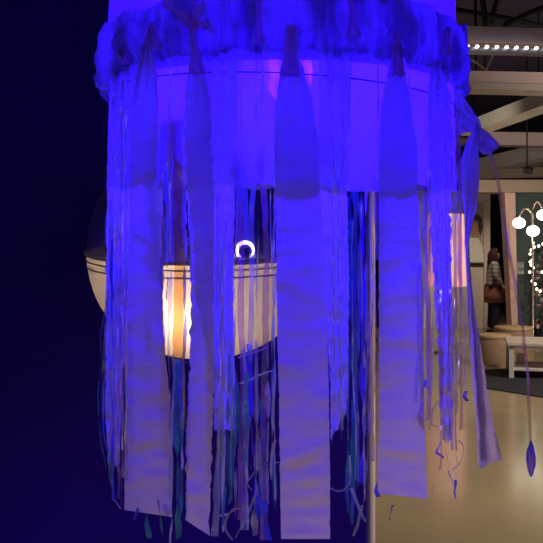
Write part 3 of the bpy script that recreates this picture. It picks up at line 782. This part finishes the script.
# pink floor lamp glimpsed between the ribbons
PY = 13.0; pb = at(446, 0, PY)
pl = thing('floor_lamp', 'floor lamp with a glowing pinkish shade glimpsed between the right-hand film ribbons', 'lamp', (pb.x, PY, 0))
obj('base', lath((pb.x, PY, 0), [(.18, .001), (.18, .02), (.02, .035)], 28), M_chrome, pl)
obj('pole', tub([(pb.x, PY, .03), (pb.x, PY, 1.0), (pb.x, PY, 2.0)], .014, 8), M_chrome, pl)
zt, zb = at(0, 214, PY).z, at(0, 286, PY).z
obj('lamp_shade', lath((pb.x, PY, 0), [(.30, zb), (.31, zb+.01), (.27, zt-.01), (.26, zt)], 40), mat('glowing_shade', (.8, .6, .55), .7, emit=(1, .36, .33), es=.55), pl)

# large framed print on the white partition
QY = 16.97
f0, f1 = at(461, 263, QY), at(484, 203, QY)
po = thing('framed_print', 'framed print of a brown-haired person in white on the pale partition', 'picture', (f0.x, QY, f0.z))
obj('frame', boxb(f0.x-.03, f1.x+.03, QY-.02, QY+.02, f0.z-.05, f0.z), M_black, po, smooth=False)
obj('print_sheet', boxb(f0.x, f1.x, QY-.015, QY+.02, f0.z, f1.z), mat('print_ground', (.5, .4, .33), .7), po, smooth=False)
def flat(name, poly, y, m):
    bm = nb(); a = [bm.verts.new((*at(x, yy, QY).xz.to_tuple()[:1], y, at(x, yy, QY).z)) for x, yy in poly]
    b = [bm.verts.new(v.co+Vector((0, .006, 0))) for v in a]
    bm.faces.new(a); bm.faces.new(b)
    for i in range(len(a)): bm.faces.new((a[i], a[(i+1) % len(a)], b[(i+1) % len(a)], b[i]))
    obj(name, bm, m, po, smooth=False, recalc=True)
flat('printed_shirt', [(464, 262), (466, 246), (470, 238), (478, 238), (482, 246), (483.5, 262)], QY-.022, mat('print_white', (.85, .8, .72), .7))
flat('printed_face', [(475+6*math.cos(q*PI/8), 227+10*math.sin(q*PI/8)) for q in range(16)], QY-.028, mat('print_skin', (.5, .27, .17), .7))
flat('printed_hair', [(469, 222), (472, 216), (477, 214), (481.5, 218), (482.5, 228), (480, 236), (478, 229), (477.5, 222), (473, 220)], QY-.034, mat('print_hair', (.09, .05, .04), .7))

# ------------------------------------------------------------ the shopper
def skin(name, joints, edges, m, parent, sub=2, root=0):
    """joints: [(co, rx, ry)] in world space; one continuous surface"""
    base = wl(parent)
    me = bpy.data.meshes.new(name); me.from_pydata([tuple(Vector(j[0])-base) for j in joints], edges, [])
    o = bpy.data.objects.new(name, me); C.objects.link(o); o.parent = parent
    o.modifiers.new('skin', 'SKIN'); 
    for i, j in enumerate(joints):
        me.skin_vertices[0].data[i].radius = (j[1], j[2] if len(j) > 2 else j[1])
        me.skin_vertices[0].data[i].use_root = i == root
    s = o.modifiers.new('sub', 'SUBSURF'); s.levels = sub; s.render_levels = sub
    o.modifiers['skin'].use_smooth_shade = True
    me.materials.append(m); return o
WYY = 15.7; wb = at(494, 0, WYY)
P = lambda x, y, z: Vector((wb.x+x, WYY+y, z))          # she faces +x (to the right)
wo = thing('person', 'person with dark auburn bob in striped grey jumper, standing by the pink column', 'person', (wb.x, WYY, 0))
M_skin = mat('skin', (.62, .36, .27), .5)
J = [(P(0, 0, .93), .13, .11), (P(0, 0, 1.15), .12, .10), (P(-.01, 0, 1.34), .13, .10), (P(0, 0, 1.43), .055), (P(.025, 0, 1.50), .075), (P(.035, 0, 1.57), .09, .08),
     (P(-.01, -.16, 1.36), .055), (P(-.03, -.21, 1.12), .043), (P(.13, -.19, .93), .03), (P(.18, -.18, .87), .022),
     (P(-.01, .16, 1.36), .055), (P(-.03, .21, 1.12), .043), (P(.13, .19, .93), .03), (P(.18, .18, .87), .022),
     (P(0, -.085, .86), .085), (P(.02, -.09, .48), .058), (P(-.01, -.09, .09), .04), (P(.12, -.09, .04), .032),
     (P(0, .085, .86), .085), (P(-.02, .09, .48), .058), (P(-.05, .09, .09), .04), (P(.08, .09, .04), .032)]
E = [(0, 1), (1, 2), (2, 3), (3, 4), (4, 5), (2, 6), (6, 7), (7, 8), (8, 9), (2, 10), (10, 11), (11, 12), (12, 13), (0, 14), (14, 15), (15, 16), (16, 17), (0, 18), (18, 19), (19, 20), (20, 21)]
# nose and chin
J += [(P(.118, 0, 1.525), .016), (P(.09, 0, 1.46), .03)]; E += [(5, 22), (4, 23)]
# fingers
for k, s in ((9, -1), (13, 1)):
    for f in range(4):
        b0 = J[k][0]; J.append((b0+Vector((.03+.008*f, .0, -.03+.014*f)), .009)); J.append((b0+Vector((.035+.006*f, .0, -.065+.012*f)), .008))
        E += [(k, len(J)-2), (len(J)-2, len(J)-1)]
    J.append((J[k][0]+Vector((.03, -.03*s, .02)), .010)); E.append((k, len(J)-1))
skin('body', J, E, M_skin, wo)
# eyes, mouth
for s in (-1, 1): obj('eye', balb(P(.108, s*.032, 1.548), .011, (.6, 1, .7), 10, 8), mat('eye_dark', (.03, .02, .02), .3), wo)
obj('mouth', balb(P(.112, 0, 1.482), .018, (.4, 1, .3), 10, 8), mat('lips', (.45, .14, .13), .5), wo)
# hair: bob cap open at the face
bm = nb(); rows = []
for j in range(14):
    v = j/13; row = []
    ph = PI*.02+v*PI*.78
    for i in range(33):
        a = lerp(1.5, 2*PI-1.5, i/32)
        if v < .3: a = lerp(lerp(0, 1.5, v/.3), 2*PI-lerp(0, 1.5, v/.3), i/32)
        r = .122*math.sin(min(ph, PI/2*1.1))+.010*nz(a*9, v*1.5)+.02*v
        row.append(P(.028+r*1.02*math.cos(a), r*.95*math.sin(a), 1.55+.115*math.cos(ph)-.09*v*v+.008*nz(a*7, v*2)))
    rows.append(row)
grid(bm, rows); h = obj('hair', bm, mat('auburn_hair', (.04, .010, .012), .75, spec=.15), wo)
sm = h.modifiers.new('t', 'SOLIDIFY'); sm.thickness = .02; sm.offset = 0
# striped jumper
M_str = bpy.data.materials.new('striped_knit'); M_str.use_nodes = True; _n = M_str.node_tree; _b = _n.nodes['Principled BSDF']; _b.inputs['Roughness'].default_value = .9
_tc = _n.nodes.new('ShaderNodeTexCoord'); _w = _n.nodes.new('ShaderNodeTexWave'); _w.bands_direction = 'Z'; _w.inputs['Scale'].default_value = 4.2; _w.inputs['Distortion'].default_value = .6
_r = _n.nodes.new('ShaderNodeValToRGB'); _r.color_ramp.elements[0].position = .4; _r.color_ramp.elements[0].color = (.17, .15, .15, 1); _r.color_ramp.elements[1].position = .6; _r.color_ramp.elements[1].color = (.30, .27, .25, 1)
_n.links.new(_tc.outputs['Object'], _w.inputs['Vector']); _n.links.new(_w.outputs['Fac'], _r.inputs[0]); _n.links.new(_r.outputs[0], _b.inputs['Base Color'])
TJ = [(P(0, 0, .84), .19, .18), (P(0, 0, .92), .18, .16), (P(0, 0, 1.14), .15, .125), (P(-.01, 0, 1.34), .15, .115), (P(0, 0, 1.425), .07),
      (P(-.01, -.165, 1.355), .075), (P(-.03, -.22, 1.12), .062), (P(.11, -.195, .955), .05),
      (P(-.01, .165, 1.355), .075), (P(-.03, .22, 1.12), .062), (P(.11, .195, .955), .05)]
skin('jumper', TJ, [(0, 1), (1, 2), (2, 3), (3, 4), (3, 5), (5, 6), (6, 7), (3, 8), (8, 9), (9, 10)], M_str, wo)
prof = [(.172, .97), (.182, .9), (.19, .76), (.19, .62), (.18, .62)]
obj('skirt', lath(P(0, 0, 0), prof, 32), mat('russet_cloth', (.26, .10, .075), .85), wo)
skin('trousers', [(P(0, 0, .93), .14, .12), (P(0, -.085, .86), .10), (P(.02, -.09, .48), .08), (P(-.01, -.09, .10), .065), (P(0, .085, .86), .10), (P(-.02, .09, .48), .08), (P(-.05, .09, .10), .065)],
     [(0, 1), (1, 2), (2, 3), (0, 4), (4, 5), (5, 6)], mat('dark_denim', (.018, .015, .05), .8), wo)
for s, dx in ((-1, 0), (1, -.04)):
    bm = nb(); c = P(.05+dx, s*.09, 0)
    g = bmesh.ops.create_uvsphere(bm, u_segments=20, v_segments=12, radius=1)
    for v in g['verts']: v.co = Vector((c.x+.14*v.co.x, c.y+.05*v.co.y, max(.002, .045+.055*v.co.z-.02*max(0, v.co.x))))
    obj('shoe', bm, M_black, wo)
wo.scale = (.955, .955, .955)
